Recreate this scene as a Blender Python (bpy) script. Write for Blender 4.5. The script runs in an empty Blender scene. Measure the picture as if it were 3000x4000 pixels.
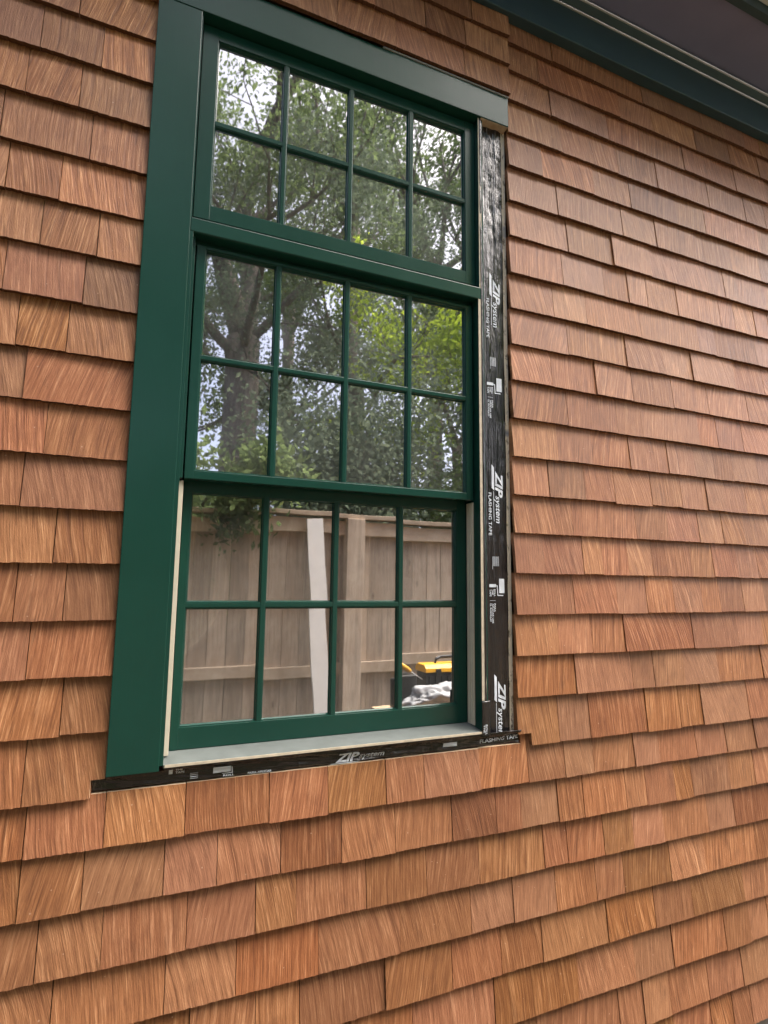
import bpy, bmesh, math, random
import numpy as np
from mathutils import Vector, Matrix, noise

SC = bpy.context.scene
COL = SC.collection
random.seed(11)
RNG = np.random.default_rng(5)

# ---------------------------------------------------------------- camera
D = 1.49                      # metres from the lens to the plane of the shingle butts (y = 0); z = 0 is eye height
GROUND = -1.60
cd = bpy.data.cameras.new('camera')
cam = bpy.data.objects.new('camera', cd); COL.objects.link(cam)
R_ = Vector((0.92168498, -0.38776865, 0.0115014)); U_ = Vector((-0.0587097, -0.11011811, 0.99218303)); W_ = Vector((0.38347096, 0.91515544, 0.12425998))
cam.matrix_world = Matrix(((R_.x, U_.x, -W_.x, 0), (R_.y, U_.y, -W_.y, -D), (R_.z, U_.z, -W_.z, 0), (0, 0, 0, 1)))
cd.sensor_fit = 'VERTICAL'; cd.sensor_height = 24.0; cd.lens = 2210.77 / 4000 * 24.0
cd.clip_start = 0.02; cd.clip_end = 900
SC.camera = cam

# ---------------------------------------------------------------- light
SUN_DIR = Vector((0.66, -0.13, 1.20)).normalized()     # towards the sun
elev = math.asin(SUN_DIR.z); azim = math.atan2(SUN_DIR.x, SUN_DIR.y)
world = bpy.data.worlds.new('World'); SC.world = world; world.use_nodes = True
nt = world.node_tree; nt.nodes.clear()
sky = nt.nodes.new('ShaderNodeTexSky'); sky.sky_type = 'NISHITA'; sky.sun_disc = False
sky.sun_elevation = elev; sky.sun_rotation = azim; sky.dust_density = 6.0; sky.air_density = 0.35; sky.ozone_density = 0.0
bg = nt.nodes.new('ShaderNodeBackground'); bg.inputs['Strength'].default_value = 0.15
wo = nt.nodes.new('ShaderNodeOutputWorld')
nt.links.new(sky.outputs[0], bg.inputs[0]); nt.links.new(bg.outputs[0], wo.inputs[0])
sl = bpy.data.lights.new('sun', 'SUN'); sl.energy = 1.5; sl.angle = math.radians(60); sl.color = (1.0, 0.95, 0.88)
sun = bpy.data.objects.new('sun', sl); COL.objects.link(sun)
sun.rotation_euler = SUN_DIR.to_track_quat('Z', 'Y').to_euler(); sun.location = SUN_DIR * 40
SC.view_settings.view_transform = 'Standard'; SC.view_settings.look = 'None'
SC.view_settings.exposure = 2.32; SC.view_settings.gamma = 1.0; SC.view_settings.use_curve_mapping = False
SC.cycles.max_bounces = 6; SC.cycles.diffuse_bounces = 3; SC.cycles.glossy_bounces = 3; SC.cycles.transparent_max_bounces = 16; SC.cycles.use_denoising = True

# ---------------------------------------------------------------- node helpers
class NM:
    def __init__(s, name):
        s.m = bpy.data.materials.new(name); s.m.use_nodes = True
        s.t = s.m.node_tree; s.t.nodes.clear()
        s.out = s.t.nodes.new('ShaderNodeOutputMaterial')
    def n(s, typ, **kw):
        nd = s.t.nodes.new('ShaderNode' + typ)
        for k, v in kw.items(): setattr(nd, k, v)
        return nd
    def l(s, a, b): s.t.links.new(a, b)
    def set(s, sock, v):
        if isinstance(v, bpy.types.NodeSocket): s.l(v, sock)
        else: sock.default_value = v
    def math(s, op, a, b=0.0, c=0.0):
        nd = s.n('Math', operation=op)
        s.set(nd.inputs[0], a); s.set(nd.inputs[1], b); s.set(nd.inputs[2], c)
        return nd.outputs[0]
    def xyz(s, x, y, z):
        nd = s.n('CombineXYZ')
        for i, v in enumerate((x, y, z)): s.set(nd.inputs[i], v)
        return nd.outputs[0]
    def sep(s, v):
        nd = s.n('SeparateXYZ'); s.l(v, nd.inputs[0]); return nd.outputs
    def noise(s, vec, scale=1.0, detail=2.0, rough=0.5, dist=0.0):
        nd = s.n('TexNoise'); s.l(vec, nd.inputs['Vector'])
        nd.inputs['Scale'].default_value = scale; nd.inputs['Detail'].default_value = detail
        nd.inputs['Roughness'].default_value = rough; nd.inputs['Distortion'].default_value = dist
        return nd.outputs['Fac']
    def ramp(s, f, stops):
        nd = s.n('ValToRGB'); s.l(f, nd.inputs[0]); e = nd.color_ramp.elements
        while len(e) < len(stops): e.new(0.5)
        for el, (p, c) in zip(e, stops): el.position = p; el.color = (c, c, c, 1) if isinstance(c, float) else (*c, 1)
        return nd.outputs[0]
    def mix(s, f, a, b, mode='MIX'):
        nd = s.n('Mix', data_type='RGBA', blend_type=mode)
        s.set(nd.inputs[0], f); s.set(nd.inputs[6], a if isinstance(a, bpy.types.NodeSocket) else (*a, 1))
        s.set(nd.inputs[7], b if isinstance(b, bpy.types.NodeSocket) else (*b, 1))
        return nd.outputs[2]
    def hsv(s, col, h=0.5, sa=1.0, v=1.0):
        nd = s.n('HueSaturation'); s.l(col, nd.inputs['Color'])
        s.set(nd.inputs['Hue'], h); s.set(nd.inputs['Saturation'], sa); s.set(nd.inputs['Value'], v)
        return nd.outputs[0]
    def bump(s, h, strength=0.3, dist=0.002):
        nd = s.n('Bump'); s.l(h, nd.inputs['Height']); nd.inputs['Strength'].default_value = strength
        nd.inputs['Distance'].default_value = dist; return nd.outputs[0]
    def pbsdf(s, col, rough=0.6, normal=None, spec=0.5, metal=0.0):
        nd = s.n('BsdfPrincipled'); s.set(nd.inputs['Base Color'], col if isinstance(col, bpy.types.NodeSocket) else (*col, 1))
        s.set(nd.inputs['Roughness'], rough); nd.inputs['Specular IOR Level'].default_value = spec
        nd.inputs['Metallic'].default_value = metal
        if normal is not None: s.l(normal, nd.inputs['Normal'])
        return nd
    def done(s, sh): s.l(sh.outputs[0] if not isinstance(sh, bpy.types.NodeSocket) else sh, s.out.inputs[0]); return s.m
    def obj(s): return s.n('TexCoord').outputs['Object']
    def attr(s, name): return s.n('Attribute', attribute_name=name).outputs

def mat_shingle():
    m = NM('cedar_shingle'); co = m.sep(m.obj()); a = m.attr('rnd'); r = m.sep(a['Vector'])
    off = m.math('MULTIPLY', r[0], 9.0)
    x = m.math('ADD', co[0], off)
    zz = co[2]
    slant = m.math('MULTIPLY', m.math('SUBTRACT', r[1], 0.5), 0.52)
    bend = m.math('MULTIPLY', m.math('SUBTRACT', r[2], 0.5), 1.3)
    sx = m.math('ADD', m.math('ADD', x, m.math('MULTIPLY', zz, slant)), m.math('MULTIPLY', m.math('MULTIPLY', zz, zz), bend))
    wob = m.math('MULTIPLY', m.noise(m.xyz(m.math('MULTIPLY', x, 12), off, m.math('MULTIPLY', zz, 7)), 1, 1), 0.006)
    sx = m.math('ADD', sx, wob)
    saw = m.noise(m.xyz(m.math('MULTIPLY', sx, 150), off, m.math('MULTIPLY', zz, 4.5)), 1, 3, 0.65)
    t0 = m.sep(m.attr('tone')['Vector'])
    saw = m.math('ADD', 0.5, m.math('MULTIPLY', m.math('SUBTRACT', saw, 0.5), m.math('ADD', 0.50, m.math('MULTIPLY', t0[1], 1.15))))
    fine = m.noise(m.xyz(m.math('MULTIPLY', sx, 280), off, m.math('MULTIPLY', zz, 15)), 1, 4, 0.75)
    grain = m.noise(m.xyz(m.math('MULTIPLY', x, 60), off, m.math('MULTIPLY', zz, 2.0)), 1, 2, 0.5)
    patch = m.noise(m.xyz(m.math('MULTIPLY', x, 9), off, m.math('MULTIPLY', zz, 7)), 1, 2, 0.6)
    fuzz = m.noise(m.xyz(m.math('MULTIPLY', sx, 800), off, m.math('MULTIPLY', zz, 170)), 1, 2, 0.7)
    f = m.math('ADD', m.math('ADD', m.math('MULTIPLY', saw, 0.32), m.math('MULTIPLY', fine, 0.46)), m.math('ADD', m.math('MULTIPLY', grain, 0.07), m.math('MULTIPLY', patch, 0.15)))
    col = m.ramp(f, [(0.30, (0.085, 0.028, 0.012)), (0.43, (0.205, 0.076, 0.033)), (0.53, (0.315, 0.132, 0.060)), (0.66, (0.600, 0.320, 0.175))])
    col = m.mix(m.math('MULTIPLY', fuzz, 0.26), col, (0.47, 0.25, 0.15))
    a2 = m.attr('tone'); t = m.sep(a2['Vector'])
    col = m.hsv(col, m.math('ADD', 0.4965, m.math('MULTIPLY', t[0], 0.012)), m.math('ADD', 0.94, m.math('MULTIPLY', t[1], 0.14)), m.math('ADD', 0.66, m.math('MULTIPLY', t[2], 0.54)))
    stain = m.noise(m.xyz(m.math('MULTIPLY', x, 22), off, m.math('MULTIPLY', zz, 9)), 1, 4, 0.7)
    col = m.mix(m.math('MULTIPLY', m.ramp(stain, [(0.54, 0.0), (0.72, 1.0)]), 0.35), col, (0.10, 0.045, 0.026))
    # pale splinters and nicks
    vor = m.n('TexVoronoi'); m.l(m.xyz(m.math('MULTIPLY', x, 24), off, m.math('MULTIPLY', zz, 24)), vor.inputs['Vector']); vor.inputs['Scale'].default_value = 1.0
    nick = m.math('LESS_THAN', vor.outputs['Distance'], 0.045)
    col = m.mix(m.math('MULTIPLY', nick, 0.35), col, (0.68, 0.50, 0.36))
    scr = m.ramp(m.noise(m.xyz(m.math('MULTIPLY', sx, 170), off, m.math('MULTIPLY', zz, 8)), 1, 2, 0.6), [(0.34, 0.0), (0.40, 1.0)])
    col = m.mix(m.math('MULTIPLY', m.math('SUBTRACT', 1.0, scr), 0.40), col, (0.085, 0.030, 0.014))
    h = m.math('ADD', m.math('MULTIPLY', saw, 1.0), m.math('ADD', m.math('MULTIPLY', fine, 0.55), m.math('MULTIPLY', fuzz, 0.35)))
    b = m.pbsdf(col, 0.50, m.bump(h, 0.8, 0.0020), 0.36)
    return m.done(b)

def mat_paint(name, col, rough=0.38, var=0.13, bumpy=0.24):
    m = NM(name); o = m.obj()
    n1 = m.noise(o, 6, 4, 0.6); s = m.sep(o)
    br = m.noise(m.xyz(m.math('MULTIPLY', s[0], 160), m.math('MULTIPLY', s[1], 160), m.math('MULTIPLY', s[2], 9)), 1, 3, 0.6)
    c = m.hsv(m.mix(0.0, col, col), 0.5, 1.0, m.math('ADD', 1 - var, m.math('MULTIPLY', n1, 2 * var)))
    rr = m.math('ADD', rough - 0.03, m.math('MULTIPLY', n1, 0.06))
    return m.done(m.pbsdf(c, rr, m.bump(m.math('ADD', br, m.math('MULTIPLY', m.noise(o, 300, 2), 0.5)), bumpy, 0.0006), 0.34))

def mat_wood(name, a, b, rough=0.7, sx=70, sz=4, knots=False):
    m = NM(name); s = m.sep(m.obj())
    g = m.noise(m.xyz(m.math('MULTIPLY', s[0], sx), m.math('MULTIPLY', s[1], sx), m.math('MULTIPLY', s[2], sz)), 1, 4, 0.6, 0.4)
    p = m.noise(m.obj(), 7, 3, 0.6)
    c = m.mix(m.ramp(m.math('ADD', m.math('MULTIPLY', g, 0.6), m.math('MULTIPLY', p, 0.4)), [(0.35, 0.0), (0.65, 1.0)]), a, b)
    rnd = m.n('ObjectInfo').outputs['Random']
    if knots:
        vo = m.n('TexVoronoi'); m.l(m.xyz(m.math('ADD', m.math('MULTIPLY', s[0], 7.0), m.math('MULTIPLY', rnd, 50.0)), 0.0, m.math('MULTIPLY', s[2], 3.2)), vo.inputs['Vector']); vo.inputs['Scale'].default_value = 1.0
        c = m.mix(m.math('MULTIPLY', m.ramp(vo.outputs['Distance'], [(0.04, 1.0), (0.13, 0.0)]), 0.6), c, (0.10, 0.065, 0.04))
        st = m.noise(m.xyz(m.math('ADD', m.math('MULTIPLY', s[0], 14.0), m.math('MULTIPLY', rnd, 90.0)), 0.0, m.math('MULTIPLY', s[2], 1.1)), 1, 4, 0.7)
        c = m.mix(m.math('MULTIPLY', m.ramp(st, [(0.50, 0.0), (0.70, 1.0)]), 0.5), c, (0.20, 0.17, 0.14))
    c = m.hsv(c, 0.5, 1.0, m.math('ADD', 0.78, m.math('MULTIPLY', rnd, 0.4)))
    return m.done(m.pbsdf(c, rough, m.bump(g, 0.3, 0.002), 0.3))

def mat_speckle():
    m = NM('raw_panel_edge'); o = m.obj(); s = m.sep(o)
    n1 = m.noise(m.xyz(m.math('MULTIPLY', s[0], 60), s[1], m.math('MULTIPLY', s[2], 22)), 1, 4, 0.7)
    c = m.mix(m.ramp(n1, [(0.36, 0.0), (0.46, 1.0)]), (0.12, 0.10, 0.075), (0.72, 0.66, 0.52))
    n2 = m.noise(m.xyz(0.0, 0.0, m.math('MULTIPLY', s[2], 7)), 1, 2)
    c = m.mix(m.ramp(n2, [(0.62, 0.0), (0.66, 1.0)]), c, (0.06, 0.11, 0.18))
    n3 = m.noise(m.xyz(3.0, 5.0, m.math('MULTIPLY', s[2], 5)), 1, 2)
    c = m.mix(m.ramp(n3, [(0.64, 0.0), (0.67, 1.0)]), c, (0.30, 0.05, 0.045))
    return m.done(m.pbsdf(c, 0.8, m.bump(n1, 0.5, 0.002), 0.3))

def mat_tape():
    m = NM('black_tape'); o = m.obj(); s = m.sep(o)
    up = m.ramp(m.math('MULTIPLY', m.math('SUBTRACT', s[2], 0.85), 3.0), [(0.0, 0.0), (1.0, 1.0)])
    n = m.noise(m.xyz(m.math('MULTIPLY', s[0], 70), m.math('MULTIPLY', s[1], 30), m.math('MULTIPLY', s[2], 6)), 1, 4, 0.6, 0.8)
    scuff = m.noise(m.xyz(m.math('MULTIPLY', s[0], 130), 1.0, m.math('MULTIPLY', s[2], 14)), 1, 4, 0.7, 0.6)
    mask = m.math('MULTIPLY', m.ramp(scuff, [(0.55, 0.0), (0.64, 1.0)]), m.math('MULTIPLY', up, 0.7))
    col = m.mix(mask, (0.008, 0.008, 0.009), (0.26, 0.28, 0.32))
    fine = m.noise(o, 240, 3, 0.6)
    h = m.math('ADD', n, m.math('MULTIPLY', fine, 0.06))
    return m.done(m.pbsdf(col, m.math('ADD', 0.12, m.math('MULTIPLY', fine, 0.14)), m.bump(h, 0.8, 0.007), 0.75))

def mat_plain(name, col, rough=0.6, nscale=20.0, var=0.15, spec=0.4, metal=0.0):
    m = NM(name); n1 = m.noise(m.obj(), nscale, 4, 0.6)
    c = m.hsv(m.mix(0.0, col, col), 0.5, 1.0, m.math('ADD', 1 - var, m.math('MULTIPLY', n1, 2 * var)))
    return m.done(m.pbsdf(c, rough, m.bump(n1, 0.15, 0.004), spec, metal))

def mat_glass():
    m = NM('window_glass'); o = m.obj()
    n1 = m.noise(o, 2.2, 2, 0.4)
    bp = m.bump(n1, 0.15, 0.006)
    gl = m.n('BsdfGlossy'); gl.inputs['Roughness'].default_value = 0.018; gl.inputs['Color'].default_value = (0.97, 0.99, 1.0, 1); m.l(bp, gl.inputs['Normal'])
    tr = m.n('BsdfTransparent'); tr.inputs['Color'].default_value = (0.90, 0.95, 0.93, 1)
    fr = m.n('Fresnel'); fr.inputs['IOR'].default_value = 7.5
    mx = m.n('MixShader'); m.l(fr.outputs[0], mx.inputs[0]); m.l(tr.outputs[0], mx.inputs[1]); m.l(gl.outputs[0], mx.inputs[2])
    df = m.n('BsdfDiffuse'); df.inputs[0].default_value = (0.62, 0.64, 0.62, 1)
    dust = m.math('MULTIPLY', m.ramp(m.noise(o, 9, 4, 0.7), [(0.35, 0.35), (0.75, 1.0)]), 0.075)
    m2 = m.n('MixShader'); m.l(dust, m2.inputs[0]); m.l(mx.outputs[0], m2.inputs[1]); m.l(df.outputs[0], m2.inputs[2])
    return m.done(m2)

def mat_leaf(name, c1, c2, trans=0.5):
    m = NM(name); a = m.sep(m.attr('rnd')['Vector'])
    n1 = m.noise(m.obj(), 0.6, 2)
    c = m.mix(m.math('ADD', m.math('MULTIPLY', a[0], 0.6), m.math('MULTIPLY', n1, 0.4)), c1, c2)
    d = m.n('BsdfDiffuse'); m.l(c, d.inputs[0])
    t = m.n('BsdfTranslucent'); m.l(m.hsv(c, 0.485, 1.1, 1.5), t.inputs[0])
    mx = m.n('MixShader'); mx.inputs[0].default_value = trans; m.l(d.outputs[0], mx.inputs[1]); m.l(t.outputs[0], mx.inputs[2])
    return m.done(mx)

def mat_bark(name, a, b):
    m = NM(name); s = m.sep(m.obj())
    g = m.noise(m.xyz(m.math('MULTIPLY', s[0], 14), m.math('MULTIPLY', s[1], 14), m.math('MULTIPLY', s[2], 3)), 1, 5, 0.65, 0.5)
    c = m.mix(m.ramp(g, [(0.35, 0.0), (0.65, 1.0)]), a, b)
    return m.done(m.pbsdf(c, 0.9, m.bump(g, 0.8, 0.03), 0.2))

def mat_ground():
    m = NM('yard_ground'); o = m.obj()
    n1 = m.noise(o, 0.7, 4, 0.6); n2 = m.noise(o, 30, 4, 0.7)
    c = m.mix(m.ramp(n1, [(0.42, 0.0), (0.60, 1.0)]), (0.060, 0.045, 0.032), (0.035, 0.055, 0.018))
    c = m.hsv(c, 0.5, 1.0, m.math('ADD', 0.6, m.math('MULTIPLY', n2, 0.8)))
    return m.done(m.pbsdf(c, 0.95, m.bump(n2, 0.6, 0.02), 0.2))

def mat_fabric(name, col, trans=0.0):
    m = NM(name); o = m.obj(); n1 = m.noise(o, 5, 3); n2 = m.noise(o, 500, 2)
    c = m.hsv(m.mix(0.0, col, col), 0.5, 1.0, m.math('ADD', 0.8, m.math('MULTIPLY', n1, 0.4)))
    b = m.pbsdf(c, 0.9, m.bump(n2, 0.2, 0.001), 0.2)
    if trans:
        t = m.n('BsdfTranslucent'); m.l(c, t.inputs[0])
        mx = m.n('MixShader'); mx.inputs[0].default_value = trans; m.l(b.outputs[0], mx.inputs[1]); m.l(t.outputs[0], mx.inputs[2])
        return m.done(mx)
    return m.done(b)

M = dict(
    shingle=mat_shingle(),
    green=mat_paint('green_trim_paint', (0.0085, 0.050, 0.0365), 0.24),
    cream=mat_plain('cream_vinyl', (0.62, 0.57, 0.45), 0.55, 30, 0.10),
    rawedge=mat_plain('raw_primed_wood', (0.52, 0.46, 0.35), 0.7, 40, 0.45),
    rawend=mat_wood('raw_cut_wood', (0.36, 0.25, 0.17), (0.50, 0.38, 0.27)),
    freshcut=mat_plain('fresh_cut_cedar', (0.80, 0.62, 0.42), 0.7, 60, 0.25),
    shaded_endgrain=mat_plain('cedar_end_grain_shaded', (0.105, 0.042, 0.020), 0.9, 200, 0.4),  # end grain, darkened to paint in the shade under each course
    sillpaint=mat_plain('worn_sill_paint', (0.135, 0.155, 0.148), 0.5, 14, 0.40),
    panel=mat_speckle(),
    felt=mat_plain('dark_red_membrane', (0.045, 0.016, 0.012), 0.7, 25, 0.4),
    tape=mat_tape(),
    print=mat_plain('silver_print', (0.62, 0.68, 0.74), 0.45, 60, 0.25),
    glass=mat_glass(),
    slate=mat_paint('eave_dark_paint', (0.032, 0.064, 0.080), 0.40, 0.10, 0.05),
    soffit=mat_paint('soffit_dark_paint', (0.19, 0.20, 0.33), 0.34, 0.12, 0.05),
    bead=mat_plain('bead_highlight_drip_grey', (0.34, 0.35, 0.35), 0.35, 10, 0.1),  # grey standing in for highlights along the moulding beads; also colours the drip edge
    gutter=mat_plain('gutter_metal', (0.62, 0.61, 0.60), 0.3, 8, 0.12, 0.5, 0.0),
    roofing=mat_plain('asphalt_roofing', (0.06, 0.058, 0.055), 0.9, 60, 0.3),
    concrete=mat_plain('concrete', (0.30, 0.29, 0.27), 0.85, 12, 0.2),
    sheath=mat_plain('sheathing', (0.12, 0.075, 0.05), 0.8, 20, 0.2),
    plaster=mat_plain('room_plaster', (0.34, 0.33, 0.31), 0.8, 6, 0.08),
    curtain=mat_fabric('curtain_fabric', (0.55, 0.56, 0.54), 0.35),
    redwood=mat_wood('red_brown_wood', (0.10, 0.030, 0.014), (0.20, 0.075, 0.035), 0.5),
    fence=mat_wood('weathered_fence_wood', (0.40, 0.31, 0.23), (0.68, 0.56, 0.43), 0.85, 40, 2.5, True),
    fenceold=mat_wood('weathered_rail_wood', (0.52, 0.40, 0.28), (0.74, 0.60, 0.45), 0.85, 10, 10),
    whiteboard=mat_plain('white_painted_board', (0.88, 0.85, 0.80), 0.6, 12, 0.10),
    leaf_dark=mat_leaf('leaf_dark_green', (0.045, 0.075, 0.028), (0.10, 0.145, 0.055)),
    leaf_mid=mat_leaf('leaf_mid_green', (0.075, 0.11, 0.050), (0.14, 0.19, 0.085)),
    leaf_lime=mat_leaf('leaf_yellow_green', (0.20, 0.28, 0.05), (0.36, 0.48, 0.10), 0.6),
    leaf_grey=mat_leaf('needle_grey_green', (0.095, 0.125, 0.085), (0.17, 0.21, 0.145), 0.35),
    bark=mat_bark('grey_brown_bark', (0.10, 0.082, 0.07), (0.22, 0.185, 0.16)),
    ground=mat_ground(),
    canvas=mat_fabric('grey_canvas', (0.42, 0.43, 0.44)),
    yellow=mat_plain('yellow_plastic', (0.80, 0.42, 0.02), 0.4, 20, 0.1),
    blackp=mat_plain('black_plastic', (0.014, 0.014, 0.015), 0.45, 20, 0.2),
    plywood=mat_wood('bench_plywood', (0.40, 0.29, 0.17), (0.55, 0.42, 0.27)),
)

# ---------------------------------------------------------------- mesh helpers
def link(o, parent=None):
    COL.objects.link(o)
    if parent is not None:
        o.parent = parent
        bpy.context.view_layer.update() if False else None
        o.matrix_parent_inverse = Matrix.Translation(-wloc(parent))
    return o
def wloc(o):
    v = Vector(o.location)
    if o.parent is not None: v = v + wloc(o.parent) + o.matrix_parent_inverse.translation
    return v
def tag(o, label, cat, group=None):
    o['label'] = label; o['category'] = cat
    if group: o['group'] = group
    return o
def empty(name, loc, label, cat, group=None):
    e = bpy.data.objects.new(name, None); e.location = loc; e.empty_display_size = 0.1
    COL.objects.link(e); return tag(e, label, cat, group)
class MB:
    def __init__(s): s.v = []; s.f = []
    def add(s, vs, fs):
        b = len(s.v); s.v += [tuple(v) for v in vs]; s.f += [tuple(i + b for i in f) for f in fs]; return s
    def box(s, x0, x1, y0, y1, z0, z1):
        return s.add([(x0, y0, z0), (x1, y0, z0), (x1, y1, z0), (x0, y1, z0), (x0, y0, z1), (x1, y0, z1), (x1, y1, z1), (x0, y1, z1)],
                     [(0, 3, 2, 1), (4, 5, 6, 7), (0, 1, 5, 4), (1, 2, 6, 5), (2, 3, 7, 6), (3, 0, 4, 7)])
    def prism_x(s, prof, x0, x1):       # prof: (y,z) counter-clockwise seen from -x
        n = len(prof); vs = [(x0, y, z) for y, z in prof] + [(x1, y, z) for y, z in prof]
        fs = [tuple(range(n)), tuple(reversed(range(n, 2 * n)))] + [(i, n + i, n + (i + 1) % n, (i + 1) % n) for i in range(n)]
        return s.add(vs, fs)
    def tube(s, pts, rad, seg=8, caps=True):
        pts = [Vector(p) for p in pts]; base = len(s.v); n = len(pts)
        for i, p in enumerate(pts):
            d = (pts[min(i + 1, n - 1)] - pts[max(i - 1, 0)]).normalized()
            a = d.cross(Vector((0.13, 0.21, 0.97)) if abs(d.z) < 0.9 else Vector((1, 0.1, 0))).normalized(); b = d.cross(a)
            r = rad[i] if isinstance(rad, (list, tuple)) else rad
            for k in range(seg):
                t = 2 * math.pi * k / seg; s.v.append(tuple(p + (a * math.cos(t) + b * math.sin(t)) * r))
        for i in range(n - 1):
            for k in range(seg):
                k2 = (k + 1) % seg
                s.f.append((base + i * seg + k, base + i * seg + k2, base + (i + 1) * seg + k2, base + (i + 1) * seg + k))
        if caps:
            s.f.append(tuple(base + k for k in reversed(range(seg)))); s.f.append(tuple(base + (n - 1) * seg + k for k in range(seg)))
        return s
    def build(s, name, mat, parent=None, smooth=False, bevel=0.0, origin=None, local=False):
        me = bpy.data.meshes.new(name)
        vs = s.v if origin is None or local else [(a - origin[0], b - origin[1], c - origin[2]) for a, b, c in s.v]
        me.from_pydata(vs, [], s.f); me.materials.append(mat)
        if len(s.f) < 5000:
            bm = bmesh.new(); bm.from_mesh(me); bmesh.ops.recalc_face_normals(bm, faces=bm.faces); bm.to_mesh(me); bm.free()
        if smooth:
            for p in me.polygons: p.use_smooth = True
        o = bpy.data.objects.new(name, me)
        if origin is not None: o.location = origin
        if bevel:
            b = o.modifiers.new('bevel', 'BEVEL'); b.width = bevel; b.segments = 2; b.limit_method = 'ANGLE'; b.angle_limit = math.radians(40)
        return link(o, parent)
def box(name, mat, parent, x0, x1, y0, y1, z0, z1, bevel=0.0):
    return MB().box(x0, x1, y0, y1, z0, z1).build(name, mat, parent, bevel=bevel)
def setattr3(me, name, vals):
    a = me.attributes.new(name, 'FLOAT_VECTOR', 'POINT'); a.data.foreach_set('vector', np.asarray(vals, np.float32).ravel())

# ---------------------------------------------------------------- setting: ground
g = MB().add([(-300, -400, GROUND), (300, -400, GROUND), (300, 300, GROUND), (-300, 300, GROUND)], [(0, 1, 2, 3)]).build('ground', M['ground'])
g['kind'] = 'structure'

# ---------------------------------------------------------------- house body
XL, XR = -1.6, 3.6
house = empty('house', (1.0, 0.1, GROUND), 'cedar shingled house wall with dark painted eave above a half trimmed window', 'house')
SHY = 0.0310                                # face of the sheathing
OX0, OX1, OZ0, OZ1 = 0.050, 0.972, -0.452, 1.600
w = MB()
w.box(XL, OX0, SHY, 0.14, -1.50, 2.25); w.box(OX1, XR, SHY, 0.14, -1.50, 2.25)
w.box(OX0, OX1, SHY, 0.14, -1.50, OZ0); w.box(OX0, OX1, SHY, 0.14, OZ1, 2.25)
siding = w.build('shingled_wall', M['sheath'], house)
box('foundation', M['concrete'], house, XL, XR, 0.03, 0.30, GROUND, -1.497)
room = MB()
for (a, b) in (((-1.2, -1.15), (0.145, 3.2)), ((3.1, 3.15), (0.145, 3.2))): room.box(a[0], a[1], b[0], b[1], -1.45, 1.85)
room.box(-1.15, 3.1, 3.1, 3.2, -1.45, 1.85); room.box(-1.15, 3.1, 0.145, 3.1, -1.5, -1.45); room.box(-1.15, 3.1, 0.145, 3.1, 1.85, 1.9)
room.build('interior_room', M['plaster'], house)
box('door_frame', M['redwood'], house, 0.60, 0.66, 0.60, 0.66, -1.45, 1.84)

# eave: frieze board, bed moulding, soffit, fascia, gutter, roof
FY = -0.030
box('frieze_board', M['slate'], house, XL, XR, FY, 0.020, 2.0035, 2.150, 0.003)
bm_ = MB()
for zc, yc, r in ((2.139, FY - 0.003, 0.0040), (2.172, FY - 0.021, 0.0045)):
    bm_.tube([(XL, yc, zc), (XR, yc, zc)], r, 10)
mo = MB().prism_x([(FY + .002, 2.143), (FY - 0.020, 2.168), (FY - 0.020, 2.20), (FY + .002, 2.20)], XL, XR).build('bed_moulding', M['slate'], house)
bm_.build('bead', M['bead'], mo, smooth=True)
box('soffit', M['soffit'], house, XL, XR, -0.268, 0.02, 2.186, 2.205)
box('fascia', M['slate'], house, XL, XR, -0.290, -0.264, 2.166, 2.33)
gp = []
for (y, z) in ((-0.292, 2.33), (-0.292, 2.205), (-0.350, 2.200), (-0.372, 2.235), (-0.395, 2.262), (-0.398, 2.318), (-0.384, 2.322), (-0.384, 2.314), (-0.390, 2.310), (-0.388, 2.268), (-0.366, 2.240), (-0.347, 2.207), (-0.298, 2.211), (-0.298, 2.33)):
    gp.append((y, z))
MB().prism_x(gp, XL, XR).build('gutter', M['gutter'], house)
MB().prism_x([(-0.33, 2.335), (3.6, 4.30), (3.6, 4.36), (-0.34, 2.375)], XL - .2, XR + .2).build('roof', M['roofing'], house)

# ---------------------------------------------------------------- shingles (measured course heights and joints, in units of D on the plane of the butts)
ZC = {-5: 1.372, -4: 1.2875, -3: 1.2135, -2: 1.1360, -1: 1.0500, 0: 0.9660, 1: 0.8790, 2: 0.7920, 3: 0.7030, 4: 0.6177, 5: 0.5340, 6: 0.4488, 7: 0.3620,
      8: 0.2780, 9: 0.1940, 10: 0.1100, 11: 0.0245, 12: -0.0625, 13: -0.1478, 14: -0.2325, 15: -0.3278, 16: -0.3998, 17: -0.4850, 18: -0.5694,
      19: -0.6547, 20: -0.7405, 21: -0.8315, 22: -0.9210, 23: -1.0060}
JL = {1: [-.212, -.120], 2: [-.227, -.149], 3: [-.127], 4: [-.241, -.166], 5: [-.187, -.105], 6: [-.231, -.120], 7: [-.207, -.138], 8: [-.191], 9: [-.262],
      10: [-.247], 11: [-.131], 12: [-.177, -.112], 13: [-.154], 14: [-.104], 15: [-.145], 0: [-.160], -1: [-.19, -.11]}
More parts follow.
